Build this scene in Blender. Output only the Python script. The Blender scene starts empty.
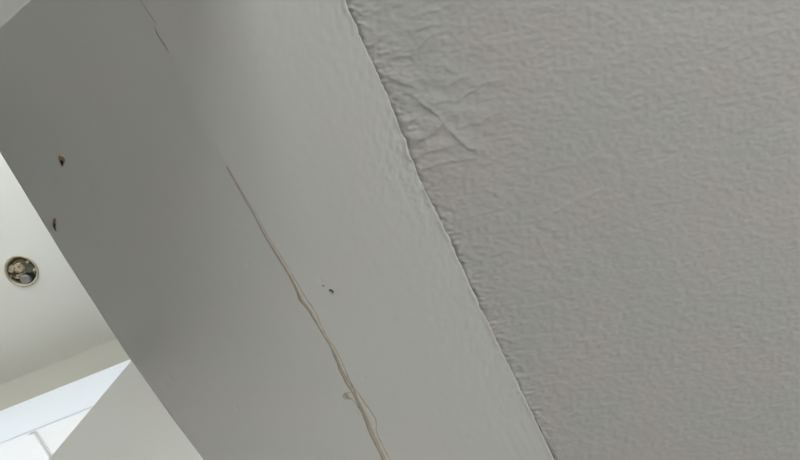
import bpy, bmesh, math, random
import numpy as np
from mathutils import Vector, Matrix

random.seed(4)
RNG = np.random.RandomState(11)
scene = bpy.context.scene
COL = scene.collection

# ------------------------------------------------------------------ camera
F = 580.0                                   # focal length in pixels of an 800 x 460 frame
CAM = Vector((0.0, 0.0, 1.45))
zc = Vector((-36, -147, 580)).normalized()              # zenith, seen in camera axes (right, down, forward)
dc = Vector((980, 2060, 580)); dc = (dc - zc * dc.dot(zc)).normalized()   # run of the beam
ec = dc.cross(zc).normalized()                          # across the beam
cam_d = bpy.data.cameras.new('camera')
cam_d.sensor_width = 36.0
cam_d.lens = F / 800.0 * 36.0
cam_d.clip_start = 0.02
cam = bpy.data.objects.new('camera', cam_d)
COL.objects.link(cam)
right = Vector((ec.x, dc.x, zc.x)); down = Vector((ec.y, dc.y, zc.y)); fwd = Vector((ec.z, dc.z, zc.z))
M = Matrix((right, -down, -fwd)).transposed().to_4x4()
M.translation = CAM
cam.matrix_world = M
scene.camera = cam

# ------------------------------------------------------------------ sky, window light with two added fill lamps, exposure
world = bpy.data.worlds.new('overcast_sky'); scene.world = world
world.use_nodes = True
bg = world.node_tree.nodes['Background']
bg.inputs['Color'].default_value = (0.82, 0.92, 1.0, 1)
bg.inputs['Strength'].default_value = 2.25
SUN = 10.0
sun_d = bpy.data.lights.new('sun', 'SUN'); sun_d.energy = SUN; sun_d.angle = math.radians(1.0); sun_d.color = (1.0, 0.97, 0.96)
sun = bpy.data.objects.new('sun', sun_d); COL.objects.link(sun)
sun.rotation_euler = Vector((-0.02, -0.60, -0.80)).to_track_quat('-Z', 'Y').to_euler()     # high, on the far side of the house
scene.view_settings.view_transform = 'Standard'
scene.view_settings.look = 'None'
scene.view_settings.gamma = 1.0
scene.view_settings.use_curve_mapping = False
scene.view_settings.exposure = 0.06

def daylight(name, loc, rot, sx, sy, power, col):
    l = bpy.data.lights.new(name, 'AREA'); l.shape = 'RECTANGLE'; l.size = sx; l.size_y = sy
    l.energy = power; l.color = col
    o = bpy.data.objects.new(name, l); o.location = loc; o.rotation_euler = rot; COL.objects.link(o)

# main levels (metres, floor = 0)
HS = 1.0; ZS = CAM.z + HS                   # underside of beam and of the near ceiling
H2 = 1.6; Z2 = CAM.z + H2                   # ceiling of the room beyond
XB = -0.594                                 # far lower edge of the beam
YP = -0.44                                  # face of the end wall the beam dies into
YJ = 0.268                                  # jamb of the opening under the beam
YW = 0.327; ZWT = CAM.z + 1.345             # window wall beyond, head of its window
XE, YN, YF = 3.2, -2.8, 2.6                 # near room extents
XW, YB = -2.6, -0.9                         # room beyond extents
NWX = (0.55, 1.80); NWZ = (0.5, 2.1)          # window behind the camera
RWY = (-0.3, 2.1); RWZ = (0.5, 1.9)         # unseen window added in the right wall for its light
BWX = (-2.2, -0.708); BWZ = (2.28, ZWT)       # window beyond
CWX = (-1.75, -0.80); CWZ = (2.5, 3.0)      # unseen high window added in the rear wall to light the far ceiling
R90 = math.radians(90)
P_NEAR, P_RIGHT, P_HIGH = 106.0, 26.5, 18.0
daylight('near_window_daylight', ((NWX[0]+NWX[1])/2, YN-0.10, (NWZ[0]+NWZ[1])/2), (R90, 0, 0), NWX[1]-NWX[0], NWZ[1]-NWZ[0], P_NEAR, (0.965, 0.965, 0.945))
daylight('right_fill_lamp', (XE+0.10, (RWY[0]+RWY[1])/2, (RWZ[0]+RWZ[1])/2), (R90, 0, R90), RWY[1]-RWY[0], RWZ[1]-RWZ[0], P_RIGHT, (1.0, 0.93, 0.89))  # unseen lamp added to brighten the left wall and near room
daylight('high_fill_lamp', ((CWX[0]+CWX[1])/2, YB-0.10, (CWZ[0]+CWZ[1])/2), (R90, 0, 0), CWX[1]-CWX[0], CWZ[1]-CWZ[0], P_HIGH, (1.0, 0.965, 0.93))  # unseen lamp added to brighten the ceiling beyond the beam

def ray(px, py):
    c = Vector((px - 400, py - 230, F))
    return Vector((c.dot(ec), c.dot(dc), c.dot(zc)))
def on_level(px, py, h):
    r = ray(px, py); return (r.x / r.z * h, r.y / r.z * h)
def soff(px, py): return on_level(px, py, HS)

# ------------------------------------------------------------------ materials
def mat(name, col, rough=0.7, col2=None, scale=6.0, bump=0.0, bscale=300.0, stretch=(1, 1, 1), spec=0.3, bdist=0.001):
    m = bpy.data.materials.new(name); m.use_nodes = True
    nt = m.node_tree; N = nt.nodes; L = nt.links
    p = N['Principled BSDF']
    p.inputs['Base Color'].default_value = (*col, 1); p.inputs['Roughness'].default_value = rough
    p.inputs['Specular IOR Level'].default_value = spec
    tc = N.new('ShaderNodeTexCoord')
    if col2:
        n = N.new('ShaderNodeTexNoise'); n.inputs['Scale'].default_value = scale; n.inputs['Detail'].default_value = 3
        L.new(tc.outputs['Object'], n.inputs['Vector'])
        r = N.new('ShaderNodeValToRGB')
        r.color_ramp.elements[0].position = 0.35; r.color_ramp.elements[0].color = (*col, 1)
        r.color_ramp.elements[1].position = 0.68; r.color_ramp.elements[1].color = (*col2, 1)
        L.new(n.outputs['Fac'], r.inputs['Fac']); L.new(r.outputs['Color'], p.inputs['Base Color'])
    if bump > 0:
        mp = N.new('ShaderNodeMapping'); mp.inputs['Scale'].default_value = stretch
        L.new(tc.outputs['Object'], mp.inputs['Vector'])
        n = N.new('ShaderNodeTexNoise'); n.inputs['Scale'].default_value = bscale; n.inputs['Detail'].default_value = 3
        L.new(mp.outputs['Vector'], n.inputs['Vector'])
        b = N.new('ShaderNodeBump'); b.inputs['Strength'].default_value = bump; b.inputs['Distance'].default_value = bdist
        L.new(n.outputs['Fac'], b.inputs['Height']); L.new(b.outputs['Normal'], p.inputs['Normal'])
    return m

M_ceil = mat('textured_ceiling_paint', (0.428, 0.400, 0.394), 0.75, (0.408, 0.406, 0.394), 7.0, 0.14, 260, (1, 2.0, 1))
M_beam = mat('smooth_beam_paint', (0.54, 0.526, 0.51), 0.6, (0.53, 0.529, 0.513), 5.0, 0.10, 350)
M_wall = mat('matt_wall_paint', (0.68, 0.67, 0.63), 0.8, (0.67, 0.665, 0.63), 3.0, 0.08, 250)
M_white = mat('white_wall_paint', (0.80, 0.79, 0.74), 0.8, (0.79, 0.785, 0.745), 3.0, 0.05, 250)
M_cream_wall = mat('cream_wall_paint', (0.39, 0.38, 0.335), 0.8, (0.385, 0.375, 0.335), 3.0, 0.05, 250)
M_reveal = mat('white_gloss_paint', (0.94, 0.95, 0.98), 0.5)
M_eave = mat('eaves_board_paint', (0.94, 0.90, 0.885), 0.6)
M_floor = mat('pale_floor', (0.40, 0.37, 0.345), 0.5, (0.35, 0.325, 0.30), 9.0, 0.1, 60, (1, 12, 1))
M_ground = mat('pale_paving', (0.59, 0.61, 0.63), 0.9, (0.54, 0.56, 0.58), 4.0)
M_caulk = mat('caulk_bead', (0.78, 0.77, 0.74), 0.5)
M_fill = mat('dried_beige_filler', (0.51, 0.465, 0.415), 0.7, (0.53, 0.505, 0.47), 60.0, 0.3, 500)
M_tan = mat('tan_crack_edge', (0.32, 0.25, 0.185), 0.8, (0.43, 0.365, 0.30), 60.0)
M_dark = mat('dark_crack', (0.30, 0.27, 0.235), 0.9)

def glass():
    m = bpy.data.materials.new('window_glass'); m.use_nodes = True
    nt = m.node_tree; N = nt.nodes; L = nt.links
    N.remove(N['Principled BSDF'])
    t = N.new('ShaderNodeBsdfTransparent'); g = N.new('ShaderNodeBsdfGlossy'); g.inputs['Roughness'].default_value = 0.02
    mx = N.new('ShaderNodeMixShader'); mx.inputs[0].default_value = 0.05
    t.inputs['Color'].default_value = (0.96, 0.98, 0.98, 1)
    L.new(t.outputs[0], mx.inputs[1]); L.new(g.outputs[0], mx.inputs[2]); L.new(mx.outputs[0], N['Material Output'].inputs['Surface'])
    return m
M_glass = glass()

# ------------------------------------------------------------------ mesh helpers
def link(name, me, m, parent=None):
    me.name = name
    o = bpy.data.objects.new(name, me); COL.objects.link(o)
    if m: me.materials.append(m)
    if parent: o.parent = parent; o.matrix_parent_inverse = parent.matrix_world.inverted()
    return o
def build(name, bm, m, parent=None, smooth=False):
    bmesh.ops.recalc_face_normals(bm, faces=bm.faces)
    me = bpy.data.meshes.new(name); bm.to_mesh(me); bm.free()
    if smooth:
        for p in me.polygons: p.use_smooth = True
    return link(name, me, m, parent)
def box(bm, x0, x1, y0, y1, z0, z1):
    v = [bm.verts.new((x, y, z)) for x in (x0, x1) for y in (y0, y1) for z in (z0, z1)]
    for f in ((0,1,3,2), (4,6,7,5), (0,4,5,1), (2,3,7,6), (0,2,6,4), (1,5,7,3)): bm.faces.new([v[i] for i in f])
def boxes(name, bl, m, parent=None, bevel=0.0):
    bm = bmesh.new()
    for b in bl: box(bm, *b)
    if bevel: bmesh.ops.bevel(bm, geom=bm.edges[:], offset=bevel, segments=2, affect='EDGES')
    return build(name, bm, m, parent)
def prism(name, pts, z0, z1, m, parent=None):
    bm = bmesh.new()
    a = [bm.verts.new((x, y, z0)) for x, y in pts]; b = [bm.verts.new((x, y, z1)) for x, y in pts]
    bm.faces.new(a); bm.faces.new(b[::-1])
    n = len(pts)
    for i in range(n): bm.faces.new((a[i], a[(i+1) % n], b[(i+1) % n], b[i]))
    return build(name, bm, m, parent)
def structure(o, label, cat):
    o['kind'] = 'structure'; o['label'] = label; o['category'] = cat; return o
def thing(o, label, cat, group=None):
    o['label'] = label; o['category'] = cat
    if group: o['group'] = group
    return o
def empty(name, loc):
    o = bpy.data.objects.new(name, None); o.location = loc; o.empty_display_size = 0.05; COL.objects.link(o)
    bpy.context.view_layer.update(); return o

# ------------------------------------------------------------------ relief of the plaster (metres below the nominal level)
def vnoise(x, y, cell_x, cell_y, seed):
    g = np.random.RandomState(seed).rand(257, 257)
    u = x / cell_x + 700.3; v = y / cell_y + 700.7
    i = np.floor(u).astype(int); j = np.floor(v).astype(int)
    a = u - i; b = v - j
    a = a*a*a*(a*(a*6-15)+10); b = b*b*b*(b*(b*6-15)+10)
    i0, i1, j0, j1 = i % 257, (i+1) % 257, j % 257, (j+1) % 257
    return (g[i0, j0]*(1-a)*(1-b) + g[i1, j0]*a*(1-b) + g[i0, j1]*(1-a)*b + g[i1, j1]*a*b) * 2 - 1

A_PX = [(345,0), (361,39), (376,70), (394,111), (408,148), (421,181), (439,216), (458,258), (477,300), (487,320), (508,363), (531,411), (554,459)]
A_W = sorted([(soff(*p)[1], soff(*p)[0]) for p in A_PX])
A_Y = np.array([a[0] for a in A_W]); A_X = np.array([a[1] for a in A_W])
_sl = (A_X[-1]-A_X[0]) / (A_Y[-1]-A_Y[0])
def edge_x(y):
    y = np.asarray(y, float)
    x = np.interp(y, A_Y, A_X)
    x = x + np.where(y < A_Y[0], (y-A_Y[0])*_sl*0.3, 0) + np.where(y > A_Y[-1], (y-A_Y[-1])*_sl*0.3, 0)
    return x + 0.0014*vnoise(y, y*0, 0.021, 1, 5) + 0.0011*vnoise(y, y*0, 0.0065, 1, 6)

B_PX = [(-40,88), (0,152), (33,206), (66,260), (92,300), (130,359), (167,410), (203.6,460)]
_b = sorted([(soff(*p)[1], soff(*p)[0]) for p in B_PX]); B_Y = np.array([q[0] for q in _b]); B_X = np.array([q[1] for q in _b])
_k = np.polyfit(B_Y[-3:], B_X[-3:], 1)[0]
def far_x(y):
    y = np.asarray(y, float)
    return np.interp(y, B_Y, B_X) + np.where(y > B_Y[-1], (y-B_Y[-1])*_k, 0)

def seg_feature(X, Y, pts, w_pos, w_neg, amp):
    """sharp-sided crease along a polyline: falls off over w_pos on its left and w_neg on its right"""
    P = [np.array(soff(*p)) for p in pts]
    best = np.full(X.shape, 1e9); sgn = np.zeros(X.shape); tt = np.zeros(X.shape)
    n = len(P) - 1
    for k in range(n):
        a, b = P[k], P[k+1]; d = b - a; l2 = d @ d
        t = np.clip(((X-a[0])*d[0] + (Y-a[1])*d[1]) / l2, 0, 1)
        dx = X - a[0] - t*d[0]; dy = Y - a[1] - t*d[1]
        dist = np.hypot(dx, dy); s = np.sign(d[0]*dy - d[1]*dx)
        m = dist < best
        best = np.where(m, dist, best); sgn = np.where(m, s, sgn); tt = np.where(m, (k+t)/n, tt)
    prof = np.where(sgn > 0, np.exp(-best/w_pos), np.exp(-best/w_neg))
    return amp * prof * np.clip(np.sin(np.clip(tt, 0.02, 0.98)*math.pi), 0, 1)**0.5

MM = 0.001
CREASES = [  # photo points, width on each side (mm), height (mm)
    ([(381,77), (392,79), (405,84), (418,89)], 1.2, 16, 2.4),
    ([(418,101), (428,108), (438,116), (446,126)], 1.2, 16, 2.6),
    ([(402,126), (415,119), (424,106)], 1.5, 12, 2.08),
    ([(408,146), (424,138), (436,131), (444,122)], 1.5, 13, 2.86),
    ([(444,126), (455,136), (466,146), (480,154)], 1.2, 14, 1.7),
    ([(414,160), (432,151), (452,146), (466,142)], 1.6, 13, 1.95),
    ([(420,172), (440,163), (460,160), (476,158)], 1.6, 12, 1.95),
    ([(430,186), (446,176), (462,172)], 1.6, 10, 1.17),
    ([(414,56), (420,46), (428,38), (440,32)], 1.5, 10, 1.95),
    ([(416,30), (426,27), (438,24)], 1.5, 9, 1.56),
    ([(420,14), (430,12), (441,9)], 1.5, 9, 1.43),
    ([(423,4), (433,0), (440,-4)], 1.5, 9, 1.17),
    ([(388,60), (398,56), (410,56), (416,62)], 1.6, 10, 1.3),
    ([(436,72), (446,69), (456,73)], 1.5, 9, 1.3),
    ([(448,88), (460,79), (472,77)], 1.5, 9, 1.43),
    ([(455,104), (470,92), (486,84), (498,80)], 2, 11, 1.56),
    ([(470,130), (486,118), (500,110)], 2, 10, 1.17),
    ([(455,130), (470,124), (488,124)], 2, 10, 1.04),
    ([(483,187), (498,196), (515,206)], 1.2, 10, 0.9),
    ([(545,219), (556,211), (566,205), (578,200)], 3, 3, 1.3),
    ([(578,200), (590,196), (596,191), (606,188)], 3, 1.8, 1.9),
    ([(538,240), (548,258), (560,280)], 2, 4, 0.4),
    ([(500,222), (520,214), (545,213), (560,208)], 10, 4, 0.5),
    ([(504,116), (520,106), (545,100)], 10, 4, 0.6),
    ([(655,48), (668,46), (676,41), (690,40)], 3, 2, 0.8),
    ([(675,52), (688,47), (700,46)], 3, 2, 0.6),
    ([(718,50), (728,46)], 3, 2, 0.5),
    ([(480,18), (500,8), (520,-2)], 14, 4, 0.8),
    ([(530,2), (545,6), (560,2)], 6, 2, 1.0),
]
CREASE_BOX = (-0.2, 0.65, -0.42, 0.65)

def relief_ceiling(X, Y):
    d = X - edge_x(Y)
    h = 0.00030*vnoise(X, Y, 0.0125, 0.0070, 21) + 0.00040*vnoise(X+0.3*Y, Y-0.2*X, 0.0080, 0.0046, 22)
    h += 0.0003*vnoise(X, Y, 0.05, 0.035, 23) + 0.0008*vnoise(X, Y, 0.19, 0.15, 24)
    # scattered flecks thrown up by the roller
    n = vnoise(X+0.25*Y, Y-0.25*X, 0.017, 0.009, 25)
    h += 0.0009*np.clip(n-0.55, 0, 1)
    # bristle strokes across the joint
    k = np.exp(-np.clip(d, 0, 1)/0.020)
    h += k*(0.0014*vnoise(X+0.30*Y, Y-0.30*X, 0.015, 0.0052, 26) + 0.0012*vnoise(X-0.2*Y, Y, 0.0065, 0.0048, 27))
    # the joint: plaster feathers away upwards next to the beam
    deep = np.clip(0.5 + 0.9*vnoise(X*0, Y, 1, 0.035, 28), 0.1, 1.3)
    h -= 0.0030*deep*np.exp(-(np.clip(d, 0, 1)/0.0035)**2)
    # troweled patch
    pc = soff(438, 95); 
    w = np.exp(-(((X-pc[0])/0.10)**2 + ((Y-pc[1])/0.14)**2))
    h += w*(0.0010*vnoise(X+0.4*Y, Y-0.5*X, 0.045, 0.022, 29) + 0.0005*vnoise(X, Y, 0.02, 0.012, 30))
    m = (X > CREASE_BOX[0]) & (X < CREASE_BOX[1]) & (Y > CREASE_BOX[2]) & (Y < CREASE_BOX[3])
    xs, ys = X[m], Y[m]; a = np.zeros(xs.shape)
    wob = 0.0011*vnoise(xs, ys, 0.012, 0.012, 31), 0.0011*vnoise(xs, ys, 0.012, 0.012, 32)
    for pts, wp, wn, am in CREASES:
        a += seg_feature(xs+wob[0], ys+wob[1], pts, max(wp, 2.0)*MM, max(wn, 2.0)*MM, am*MM*0.95)
    h[m] += a
    return h

DENTS = [(165,385,3,0.7), (170,378,2,0.4), (237,408,1.6,0.9), (248,264,1.6,0.7), (364,378,2.2,0.6), (321,281,1.6,0.6),
         (520,426,4,0.6), (517,455,3,0.5), (88,187,5,0.5), (48,188,4,0.5), (52,180,4,0.4)]
def relief_beam(X, Y):
    d = edge_x(Y) - X
    h = 0.00010*vnoise(X, Y, 0.012, 0.016, 41) + 0.0006*vnoise(X, Y, 0.16, 0.2, 42)
    k = np.exp(-np.clip(d, 0, 1)/0.045)
    h += k*0.0004*vnoise(X+0.35*Y, Y-0.1*X, 0.006, 0.018, 43)
    h += np.exp(-np.clip(d, 0, 1)/0.15)*0.00015*vnoise(X, Y, 0.007, 0.009, 44)
    # bead of old filler along the joint
    amt = np.clip(0.45 + 0.6*vnoise(X*0, Y, 1, 0.045, 45) + 0.5*vnoise(X*0, Y, 1, 0.009, 46), 0.0, 1.2)
    h += 0.0013*amt*np.exp(-((d-0.003)/0.004)**2)
    # rough smear of plaster dragged onto the beam
    q = soff(402, 178); w = np.exp(-(((Y-q[1])/0.10)**2)) * np.exp(-np.clip(d, 0, 1)/0.030)
    h += w*(0.0016*vnoise(X+0.5*Y, Y, 0.0065, 0.012, 47) + 0.0008*vnoise(X, Y, 0.005, 0.006, 48))
    # slight ridge in the plaster along the crack line
    c = np.interp(Y, CRK_Y, CRK_X)
    h += 0.0006*np.exp(-((X-c)/0.02)**2)
    for px, py, r, a in DENTS:
        q = soff(px, py); r *= 0.0017
        h -= 0.0012*a*np.exp(-(((X-q[0])/r)**2 + ((Y-q[1])/(r*1.3))**2))
    return h

CRK = [(138,-4), (150,14), (160,36), (172,62), (198,112), (226,167), (236,185), (255,218), (266,240), (281,265), (293,286), (305,305),
       (318,327), (332,350), (340,369), (351,392), (366,418), (377,441), (388,463), (420,525)]
_c = [soff(*p) for p in CRK]
CRK_Y = np.array([c[1] for c in _c]); CRK_X = np.array([c[0] for c in _c])

def spaced(lo, f0, f1, hi, fine, coarse):
    a = list(np.linspace(lo, f0, max(2, int((f0-lo)/coarse)+1)))[:-1] if f0 > lo else []
    b = list(np.linspace(f0, f1, int((f1-f0)/fine)+1))
    c = list(np.linspace(f1, hi, max(2, int((hi-f1)/coarse)+1)))[1:] if hi > f1 else []
    return np.array(a+b+c)

def sheet(name, X, Y, H, m, thick):
    """a relief sheet (underside) closed by a flat back"""
    nx, ny = X.shape
    V = np.stack([X, Y, ZS - H], -1).reshape(-1, 3)
    idx = np.arange(nx*ny).reshape(nx, ny)
    q = np.stack([idx[:-1, :-1], idx[:-1, 1:], idx[1:, 1:], idx[1:, :-1]], -1).reshape(-1, 4)
    me = bpy.data.meshes.new(name)
    rim = list(idx[:, 0]) + list(idx[-1, 1:]) + list(idx[-2::-1, -1]) + list(idx[0, -2:0:-1])
    n0 = len(V); top = V[rim].copy(); top[:, 2] = ZS + thick
    V = np.concatenate([V, top])
    faces = q.tolist(); k = len(rim)
    faces += [[int(rim[i]), int(rim[(i+1) % k]), n0+(i+1) % k, n0+i] for i in range(k)]
    faces.append([n0+i for i in range(k)])
    me.from_pydata(V.tolist(), [], faces)
    sm = np.ones(len(faces), bool); sm[len(q):] = False
    me.polygons.foreach_set('use_smooth', sm)
    bm = bmesh.new(); bm.from_mesh(me); bmesh.ops.recalc_face_normals(bm, faces=bm.faces); bm.to_mesh(me); bm.free()
    return link(name, me, m)

FINE = 0.0020
# near ceiling: rows follow the joint, then open out to the far wall
ys = spaced(YN, -0.42, 1.14, YF, FINE, 0.06)
ts = spaced(0, 0, 0.74, XE, FINE, 0.06)
ex = edge_x(ys)
X = ex[None, :] + ts[:, None]/XE*(XE - ex[None, :])
Y = np.broadcast_to(ys[None, :], X.shape).copy()
ceiling = sheet('ceiling', X, Y, relief_ceiling(X, Y), M_ceil, 0.06)
structure(ceiling, 'pinkish grey rough rolled plaster ceiling with wrinkled trowel marks', 'ceiling')

# beam: smooth underside between the joint and its far edge
yb = spaced(YP, YP, 0.72, YF, FINE, 0.06)
n = int((0.05 - XB)/FINE*1.0)
tb = np.linspace(0, 1, n)
eb = edge_x(yb)
fb = far_x(yb)
X = fb[None, :] + tb[:, None]*(eb[None, :] - fb[None, :])
Y = np.broadcast_to(yb[None, :], X.shape).copy()
beam = sheet('beam', X, Y, relief_beam(X, Y), M_beam, 0.75)
structure(beam, 'smooth grey painted beam underside with a beige crack along it', 'beam')

def on_beam(px, py, off):
    x, y = soff(px, py)
    hh = relief_beam(np.array([x]), np.array([y]))[0]
    return Vector((x, y, ZS - hh - off))

# the split along the beam: dried filler squeezed out, with tan torn edges (photo points: left edge, right edge)
FIL = [(226,166,226.6), (231,175,232.2), (236,184,237.6), (245,200,247.2), (255,217,257.5), (261,229,264), (267,240,270.5), (275,253,279), (282,264,286), (289,276,293),
       (294,286,299), (297,293,303), (299,300,307), (304,305,311), (309,311,315), (313,318,318), (318,325,321), (322,332,324.5), (327,340,329), (331,347,334.5),
       (333,354,338), (337,362,342), (339,369,345), (343,376,348), (346,383,351.5), (350,389,355), (353,394,359), (356,400,363), (359,407,368), (362,413,372),
       (364,418,375.5), (366,423,376.5), (368,429,376), (371,436,378), (375,444,382), (379,452,386), (383,461,391), (388,472,396), (394,485,401), (400,498,406), (407,512,410)]
def ribbon(name, L, R, m, parent, t=0.0006):
    bm = bmesh.new(); rows = []
    for a, b in zip(L, R):
        la, lb = on_beam(*a, t), on_beam(*b, t)
        mid = (la + lb)/2; mid.z -= min(0.0002, 0.05*(lb-la).length)
        ua, ub = la + Vector((0, 0, t+0.0012)), lb + Vector((0, 0, t+0.0012))
        rows.append([bm.verts.new(p) for p in (ua, la, mid, lb, ub)])
    for p, q in zip(rows, rows[1:]):
        for i in range(4): bm.faces.new((p[i], p[i+1], q[i+1], q[i]))
    return build(name, bm, m, parent, True)
filler = ribbon('crack_filler', [(a, y) for a, y, b in FIL], [(b, y) for a, y, b in FIL], M_fill, beam, 0.0001)
filler['label'] = 'beige strip of dried filler squeezed out of the crack'
def line(name, pts, w, m, parent, t=0.0004):
    L, R = [], []
    n = len(pts)
    for i, p in enumerate(pts):
        a = pts[max(i-1, 0)]; b = pts[min(i+1, n-1)]
        d = Vector((b[0]-a[0], b[1]-a[1])).normalized(); nr = Vector((d.y, -d.x))
        k = w*(0.45 + 0.55*math.sin(math.pi*(i+0.4)/n))*(0.7 + 0.6*random.random())*0.5
        L.append((p[0]-nr.x*k, p[1]-nr.y*k)); R.append((p[0]+nr.x*k, p[1]+nr.y*k))
    return ribbon(name, L, R, m, parent, t)
line('crack_edge', [(a, y) for a, y, b in FIL], 0.9, M_tan, beam)
line('crack_edge', [(b, y) for a, y, b in FIL], 0.85, M_tan, beam)
line('crack_edge', [(333,349), (337,357), (340,364), (343,371), (348,380), (354,388), (357,397), (360,405)], 0.8, M_tan, beam)
line('crack_edge', [(354,392), (349,392), (345,393), (343,396), (345,399), (350,398), (355,401), (359,409)], 0.9, M_tan, beam)
line('crack_edge', [(351,385), (356,395), (362,407), (368,420), (374,434), (380,447), (386,460)], 0.7, M_tan, beam)
tab = ribbon('filler_tab', [(343.5,393), (344,395), (345,397), (347,399)], [(353,391), (355,394), (357,398), (358,401)], M_fill, beam, 0.0001)
line('hairline_crack', [(139,-2), (143,4), (147,10), (152,17), (157,24)], 0.7, M_tan, beam, 0.0004)
line('hairline_crack', [(155,28), (157,33), (160,38), (164,44), (169,52)], 1.1, M_dark, beam, 0.0004)

# caulk bead where the beam meets the end wall (the wall runs slightly askew)
PW0 = Vector((*soff(0, 27), 0)); PW1 = Vector((*soff(30, -1), 0)); PWD = (PW1-PW0).normalized(); PWN = Vector((-PWD.y, PWD.x, 0))
def on_end(x): return PW0 + PWD*((x-PW0.x)/PWD.x)
XPE = -0.035
bm = bmesh.new(); rows = []
for x in np.linspace(XB+0.002, XPE, 60):
    r = 0.0026 + 0.0005*math.sin(x*40) + 0.0003*math.sin(x*131)
    o = on_end(x)
    rows.append([bm.verts.new(o + PWN*(r*(1-math.sin(a)) - 0.001) + Vector((0, 0, ZS + 0.0005 - r*(1-math.cos(a))))) for a in np.linspace(0, math.pi/2, 7)])
for p, q in zip(rows, rows[1:]):
    for i in range(6): bm.faces.new((p[i], p[i+1], q[i+1], q[i]))
build('caulk_bead', bm, M_caulk, beam, True)

# ------------------------------------------------------------------ walls and floors
_a, _b = on_end(XB), on_end(XPE)
wp = prism('wall_back', [(_a.x, _a.y), (_b.x, _b.y), (XPE-0.02, YP-0.12), (XB, YP-0.12)], 0, ZS, M_wall)
structure(wp, 'pale grey end wall stub that the beam runs into', 'wall')
wl = prism('wall_left', [(float(far_x(y)), y) for y in (YJ, 0.4, 0.5, YF)] + [(XB-0.10, YF), (XB-0.10, YJ+0.075)], 0, ZS-0.0005, M_white)
structure(wl, 'pale cream wall under the beam, beside the opening to the window', 'wall')
wr = boxes('wall_right', [(XE, XE+0.12, YN-0.12, RWY[0], 0, ZS+0.05), (XE, XE+0.12, RWY[1], YF+0.12, 0, ZS+0.05),
    (XE, XE+0.12, RWY[0], RWY[1], 0, RWZ[0]), (XE, XE+0.12, RWY[0], RWY[1], RWZ[1], ZS+0.05)], M_wall); structure(wr, 'plain painted wall at the far side of the near room', 'wall')
wf = boxes('wall_front', [(XB-0.3, XE, YF, YF+0.12, 0, ZS+0.05)], M_wall); structure(wf, 'plain painted wall at the end of the beam', 'wall')
wn = boxes('wall_window_near', [(XB-0.12, NWX[0], YN-0.12, YN, 0, ZS+0.05), (NWX[1], XE, YN-0.12, YN, 0, ZS+0.05),
    (NWX[0], NWX[1], YN-0.12, YN, 0, NWZ[0]), (NWX[0], NWX[1], YN-0.12, YN, NWZ[1], ZS+0.05)], M_wall)
structure(wn, 'painted wall around the window behind the viewer', 'wall')
wd = boxes('wall_divider', [(XB-0.12, XB, YN, YP-0.12, 0, ZS+0.8)], M_wall); structure(wd, 'painted partition behind the end wall stub', 'wall')
lid = boxes('ceiling_strip', [(XB, 0.02, YN, YP-0.12, ZS, ZS+0.06)], M_wall); structure(lid, 'plain ceiling strip behind the end wall stub', 'ceiling')
fl = boxes('floor', [(XW, XE, YN, YW if False else YF, -0.08, 0)], M_floor); structure(fl, 'pale greyish timber floor', 'floor')

# room beyond the opening
wfar = boxes('wall_far', [(XW, BWX[0]-0.012, YW, YW+0.083, 0, Z2), (BWX[1]+0.012, XB-0.002, YW, YW+0.083, ZS, Z2),
    (BWX[0], BWX[1], YW, YW+0.083, 0, BWZ[0]), (BWX[0]-0.012, BWX[1]+0.012, YW, YW+0.083, BWZ[1]+0.003, Z2)], M_cream_wall)
structure(wfar, 'off white wall strip above the bright window beyond the beam', 'wall')
wo = boxes('wall_outer', [(XW-0.12, XW, YB, YW+0.083, 0, Z2+0.06)], M_cream_wall); structure(wo, 'off white side wall of the room beyond', 'wall')
wo2 = boxes('wall_rear', [(XW, CWX[0], YB-0.12, YB, 0, Z2+0.06), (CWX[1], XB-0.12, YB-0.12, YB, 0, Z2+0.06),
    (CWX[0], CWX[1], YB-0.12, YB, 0, CWZ[0]), (CWX[0], CWX[1], YB-0.12, YB, CWZ[1], Z2+0.06)], M_cream_wall); structure(wo2, 'off white rear wall of the room beyond', 'wall')

# its ceiling, with the round cut-out
HX, HY = on_level(21.5, 271, H2)
HR = 0.0412
bm = bmesh.new()
x0, x1, y0, y1 = XW, XB-0.002, YB, YW+0.083
N = 64
inn, out, inn2 = [], [], []
for i in range(N):
    a = 2*math.pi*i/N; c, s = math.cos(a), math.sin(a)
    inn.append(bm.verts.new((HX+HR*c, HY+HR*s, Z2))); inn2.append(bm.verts.new((HX+HR*c, HY+HR*s, Z2+0.06)))
    t = min(((x1-HX)/c if c > 1e-9 else 1e9), ((x0-HX)/c if c < -1e-9 else 1e9), ((y1-HY)/s if s > 1e-9 else 1e9), ((y0-HY)/s if s < -1e-9 else 1e9))
    out.append(bm.verts.new((HX+t*c, HY+t*s, Z2)))
for i in range(N):
    j = (i+1) % N
    bm.faces.new((inn[i], inn[j], out[j], out[i])); bm.faces.new((inn[j], inn[i], inn2[i], inn2[j]))
for cx, cy in ((x0,y0), (x1,y0), (x1,y1), (x0,y1)):    # close the four corners
    best = sorted(range(N), key=lambda i: (out[i].co.x-cx)**2 + (out[i].co.y-cy)**2)
    for i in range(N):
        j = (i+1) % N; a, b = out[i].co, out[j].co
        if abs(a.x-b.x) > 1e-6 and abs(a.y-b.y) > 1e-6:
            mx = (a.x if abs(a.x-cx) < 1e-6 else b.x); my = (a.y if abs(a.y-cy) < 1e-6 else b.y)
            if abs(mx-cx) < 1e-6 and abs(my-cy) < 1e-6: bm.faces.new((out[i], out[j], bm.verts.new((cx, cy, Z2))))
cb = build('ceiling_far', bm, M_white)
structure(cb, 'off white smooth ceiling beyond the beam with a round fitting', 'ceiling')
roof = boxes('ceiling_deck', [(XW-0.12, XB-0.002, YB-0.12, YW+0.083, Z2+0.061, Z2+0.16)], M_white)
structure(roof, 'deck above the far ceiling', 'ceiling')

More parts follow.
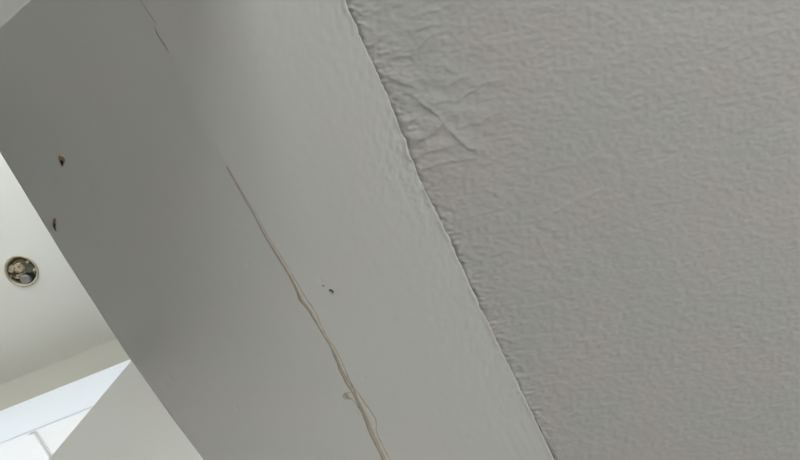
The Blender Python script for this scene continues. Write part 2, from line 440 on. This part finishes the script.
# window beyond: lining, sash, glass; outside it the boarded eaves
win = empty('window_1', ((BWX[0]+BWX[1])/2, YW+0.07, BWZ[0]))
structure(win, 'bright daylit window with white head lining beyond the beam', 'window')
LT = 0.012
boxes('head_lining', [(BWX[0], BWX[1], YW, YW+0.083, ZWT, ZWT+0.003)], M_reveal, win)
boxes('side_lining', [(BWX[0]-LT, BWX[0], YW, YW+0.083, BWZ[0], ZWT)], M_reveal, win)
boxes('side_lining', [(BWX[1], BWX[1]+LT, YW, YW+0.083, BWZ[0], ZWT)], M_reveal, win)
boxes('sill', [(BWX[0], BWX[1], YW-0.004, YW+0.083, BWZ[0]-0.03, BWZ[0])], M_reveal, win)
boxes('glass_pane', [(BWX[0], BWX[1], YW+0.076, YW+0.079, BWZ[0], ZWT)], M_glass, win)
ZE = ZWT + 0.0008
eaves = empty('eaves', (-1.5, YW+0.6, ZE))
structure(eaves, 'white boarded eaves seen through the window beyond', 'eaves')
hx = (ZE - CAM.z)
b0 = on_level(36, 434, hx)[0]
wd_ = 0.20
for k in range(-6, 4):
    xa = b0 + 0.012 + k*wd_
    boxes('eaves_board', [(xa, xa+wd_-0.002, YW+0.0831, YW+1.3, ZE, ZE+0.018)], M_eave, eaves, 0.0006)
boxes('cover_strip', [(b0-0.010, b0+0.006, YW+0.0831, YW+1.3, ZE-0.005, ZE)], M_eave, eaves, 0.002)
boxes('fascia', [(b0-7*wd_, b0+4*wd_, YW+1.3, YW+1.33, ZE-0.06, ZE+0.2)], M_eave, eaves)
g = boxes('ground', [(-14, 14, -14, 14, -0.25, -0.1)], M_ground); structure(g, 'pale paving outside', 'ground')

# this side of the house stands a little askew to the beam
bpy.context.view_layer.update()
_piv = Matrix.Translation((-1.38, YW, 0)); SKEW = _piv @ Matrix.Rotation(0.052, 4, 'Z') @ _piv.inverted()
for o in (wfar, win, eaves): o.matrix_world = SKEW @ o.matrix_world

# windows outside the frame; right and high ones added for their light
def casement(name, label, loc, rz, w, h):
    """window in its own axes: x along the wall, y outwards"""
    o = empty(name, loc); o.rotation_euler.z = rz; structure(o, label, 'window')
    f = 0.05; u = w/2
    def part(nm, bl, m):
        c = boxes(nm, bl, m); c.parent = o; return c
    part('frame', [(-u, -u+f, 0.03, 0.08, 0, h), (u-f, u, 0.03, 0.08, 0, h), (-u+f, u-f, 0.03, 0.08, 0, f), (-u+f, u-f, 0.03, 0.08, h-f, h)], M_reveal)
    part('mullion', [(-0.025, 0.025, 0.03, 0.08, f, h-f)], M_reveal)
    for a, b in ((-u+f, -0.025), (0.025, u-f)): part('glass_pane', [(a, b, 0.052, 0.058, f, h-f)], M_glass)
casement('window_2', 'large window in the wall behind the viewer', ((NWX[0]+NWX[1])/2, YN, NWZ[0]), math.pi, NWX[1]-NWX[0], NWZ[1]-NWZ[0])
casement('added_window_3', 'added wide window, unseen, in the wall across the near room', (XE, (RWY[0]+RWY[1])/2, RWZ[0]), -math.pi/2, RWY[1]-RWY[0], RWZ[1]-RWZ[0])
casement('added_window_4', 'added high window, unseen, at the rear of the room beyond', ((CWX[0]+CWX[1])/2, YB, CWZ[0]), math.pi, CWX[1]-CWX[0], CWZ[1]-CWZ[0])

# ------------------------------------------------------------------ round ceiling fitting with its cover missing
M_cream = mat('aged_cream_plastic', (0.56, 0.49, 0.36), 0.5, (0.42, 0.35, 0.24), 60, 0.1, 300)
M_rim = mat('dirty_cream_rim', (0.60, 0.54, 0.43), 0.5, (0.42, 0.36, 0.26), 50, 0.1, 300)
M_cup = mat('brown_recess', (0.30, 0.25, 0.17), 0.8, (0.20, 0.165, 0.105), 70, 0.2, 200)  # mottled brown for the recess cup and one screw
M_grey = mat('grey_plastic_cap', (0.29, 0.28, 0.28), 0.45, (0.24, 0.23, 0.22), 90)
M_teal = mat('grey_green_plate', (0.17, 0.18, 0.14), 0.6, (0.12, 0.13, 0.10), 80)
M_black = mat('flat_black', (0.012, 0.012, 0.012), 0.8)
M_brass = mat('tarnished_brass', (0.32, 0.22, 0.09), 0.4, (0.22, 0.15, 0.07), 200)
fit = empty('ceiling_light_base', (HX, HY, Z2))
thing(fit, 'round cream ceiling fitting with exposed insides and no cover', 'light fitting')
def lathe(name, prof, m, c=(HX, HY), n=40, parent=fit, smooth=True):
    bm = bmesh.new(); rows = []
    for i in range(n):
        a = 2*math.pi*i/n
        rows.append([bm.verts.new((c[0]+r*math.cos(a), c[1]+r*math.sin(a), z)) for r, z in prof])
    for i in range(n):
        p, q = rows[i], rows[(i+1) % n]
        for k in range(len(prof)-1):
            try: bm.faces.new((p[k], p[k+1], q[k+1], q[k]))
            except ValueError: pass
    bmesh.ops.remove_doubles(bm, verts=bm.verts, dist=1e-6)
    return build(name, bm, m, parent, smooth)
lathe('rim', [(0.0462, Z2+0.0002), (0.0465, Z2-0.001), (0.0450, Z2-0.0028), (0.0422, Z2-0.0028), (0.0405, Z2-0.001), (0.0400, Z2+0.012), (0.0410, Z2+0.012), (0.0410, Z2+0.0002)], M_rim)
lathe('recess_cup', [(0.0399, Z2+0.004), (0.0390, Z2+0.016), (0.036, Z2+0.020), (0.0, Z2+0.020)], M_cup)
def P(u, v, h=H2):     # point of the enlarged photo crop of the fitting
    return on_level(u/9.2, 245+v/9.2, h)
def disc(name, c, r, z0, z1, m, parent=fit, n=24, bev=0.001):
    return lathe(name, [(0.0, z0), (r-bev, z0), (r, z0+bev), (r, z1), (0.0, z1)], m, c, n, parent, False)
pl = prism('mounting_plate', [P(205,190), P(255,165), P(305,215), P(318,285), P(255,265), P(195,265)], Z2+0.008, Z2+0.012, M_teal, fit)
hold = disc('lamp_holder', P(163,212), 0.0150, Z2+0.002, Z2+0.021, M_cream, fit, 32, 0.003)
disc('holder_collar', P(160,214), 0.0215, Z2+0.010, Z2+0.021, M_cream, fit, 32, 0.003)
sc = disc('centre_screw', P(170,203), 0.0036, Z2+0.0005, Z2+0.004, M_brass, hold, 16)
for u, v in ((128,215), (178,168), (160,250), (205,235)):
    disc('terminal', P(u, v), 0.0026, Z2+0.0008, Z2+0.004, M_brass if u != 178 else M_cream, hold, 12, 0.0006)
disc('end_cap', P(228,322), 0.0145, Z2+0.001, Z2+0.020, M_grey, fit, 32, 0.003)
prism('black_plate', [P(225,262), P(290,258), P(312,285), P(300,312), P(268,300), P(240,285)], Z2+0.006, Z2+0.0075, M_black, fit)  # solid black plate beside the end cap
prism('terminal_block', [P(75,195), P(110,180), P(122,235), P(100,262), P(70,245)], Z2+0.003, Z2+0.018, M_cream, fit)
for u, v in ((100,287), (246,158), (312,232)):
    s = disc('fixing_screw', P(u, v), 0.0040, Z2+0.0005, Z2+0.008, M_rim if u != 100 else M_cup, fit, 16)
bm = bmesh.new()
def tube(bm, pts, r, n=8):
    rows = []
    for i, p in enumerate(pts):
        p = Vector(p); a = Vector(pts[max(i-1, 0)]); b = Vector(pts[min(i+1, len(pts)-1)])
        d = (b-a).normalized(); u = d.cross(Vector((0.3, 0.2, 1))).normalized(); w = d.cross(u)
        rows.append([bm.verts.new(p + r*(math.cos(t)*u + math.sin(t)*w)) for t in [2*math.pi*k/n for k in range(n)]])
    for p, q in zip(rows, rows[1:]):
        for k in range(n): bm.faces.new((p[k], p[(k+1) % n], q[(k+1) % n], q[k]))
    bm.faces.new(rows[0][::-1]); bm.faces.new(rows[-1])
tube(bm, [(*P(120,285), Z2+0.014), (*P(150,290), Z2+0.006), (*P(180,280), Z2+0.005), (*P(205,262), Z2+0.008), (*P(225,245), Z2+0.012)], 0.0026)
build('wire', bm, M_cream, fit, True)
bm = bmesh.new()
tube(bm, [(*P(105,290), Z2+0.012), (*P(130,308), Z2+0.007), (*P(160,312), Z2+0.007), (*P(185,305), Z2+0.012)], 0.0022)
build('wire', bm, M_rim, fit, True)

# ------------------------------------------------------------------ chips and specks on the beam
M_chip = mat('brown_bare_plaster', (0.30, 0.20, 0.13), 0.9, (0.20, 0.14, 0.10), 300, 0.4, 800)
M_chipd = mat('dark_brown_chip', (0.02, 0.012, 0.01), 0.9)
M_chipl = mat('pale_torn_paint', (0.52, 0.45, 0.38), 0.8)
M_speck = mat('dark_grey_speck', (0.07, 0.07, 0.065), 0.8)
def flake(name, pts, t, m, parent=None, dome=0.4):
    """small curled flake: outline in photo points, raised in the middle"""
    bm = bmesh.new()
    cx = sum(p[0] for p in pts)/len(pts); cy = sum(p[1] for p in pts)/len(pts)
    base = [bm.verts.new(on_beam(*p, -0.0004)) for p in pts]
    low = [bm.verts.new(on_beam(*p, t*0.5)) for p in pts]
    mid = [bm.verts.new(on_beam(cx+(p[0]-cx)*0.6, cy+(p[1]-cy)*0.6, t*(1+dome*random.uniform(-0.5, 1)))) for p in pts]
    cen = bm.verts.new(on_beam(cx, cy, t*(1-dome*0.5)))
    n = len(pts)
    for i in range(n):
        j = (i+1) % n
        bm.faces.new((base[i], base[j], low[j], low[i])); bm.faces.new((low[i], low[j], mid[j], mid[i])); bm.faces.new((mid[i], mid[j], cen))
    bm.faces.new(base[::-1])
    return build(name, bm, m, parent)
c1 = flake('paint_chip', [(59,156), (60.5,155), (62.5,155.5), (64.5,157.5), (65.5,160), (64.5,163), (63,166.5), (61,163.5), (59.2,160)], 0.0012, M_chip)
thing(c1, 'brown paint chip with black pointed tip, upper of two near the beam edge', 'paint chip', 'chips in the beam paint')
flake('torn_rim', [(59,155.5), (60.5,154.3), (63,154.8), (65,157), (63,156.6), (60.8,156.2)], 0.0018, M_chipl, c1)
flake('dark_core', [(60,160.5), (62,160.3), (64,161.5), (63.5,164), (62.9,166.6), (61.3,164)], 0.0022, M_chipd, c1)
c2 = flake('paint_chip', [(54,218), (55.5,218.3), (56.3,221), (56,225), (55.6,228), (56.6,231.4), (54.4,229), (53,225.5), (53.2,221)], 0.0012, M_chip)
thing(c2, 'thin brown curled paint chip right beside the beam edge', 'paint chip', 'chips in the beam paint')
flake('dark_core', [(54.6,223), (55.8,223), (55.6,227), (56.4,231.2), (54.6,228.4), (54,226)], 0.0022, M_chipd, c2)
c3 = flake('dirt_speck', [(328.6,290), (330,289.2), (332,289.6), (333.4,291), (333.9,293), (332.6,293.2), (331.4,291.6), (329.8,291)], 0.0014, M_speck)
thing(c3, 'dark grey hooked speck on the beam right of the crack', 'speck', 'specks on the beam')
c4 = flake('dirt_speck', [(322,285.2), (323.4,284.8), (324.8,285.2), (325,286.2), (323.6,286.7), (322.2,286.2)], 0.0007, mat('pale_grey_speck', (0.30, 0.29, 0.27), 0.8))
thing(c4, 'faint small grey speck just left of the dark hooked speck', 'speck', 'specks on the beam')
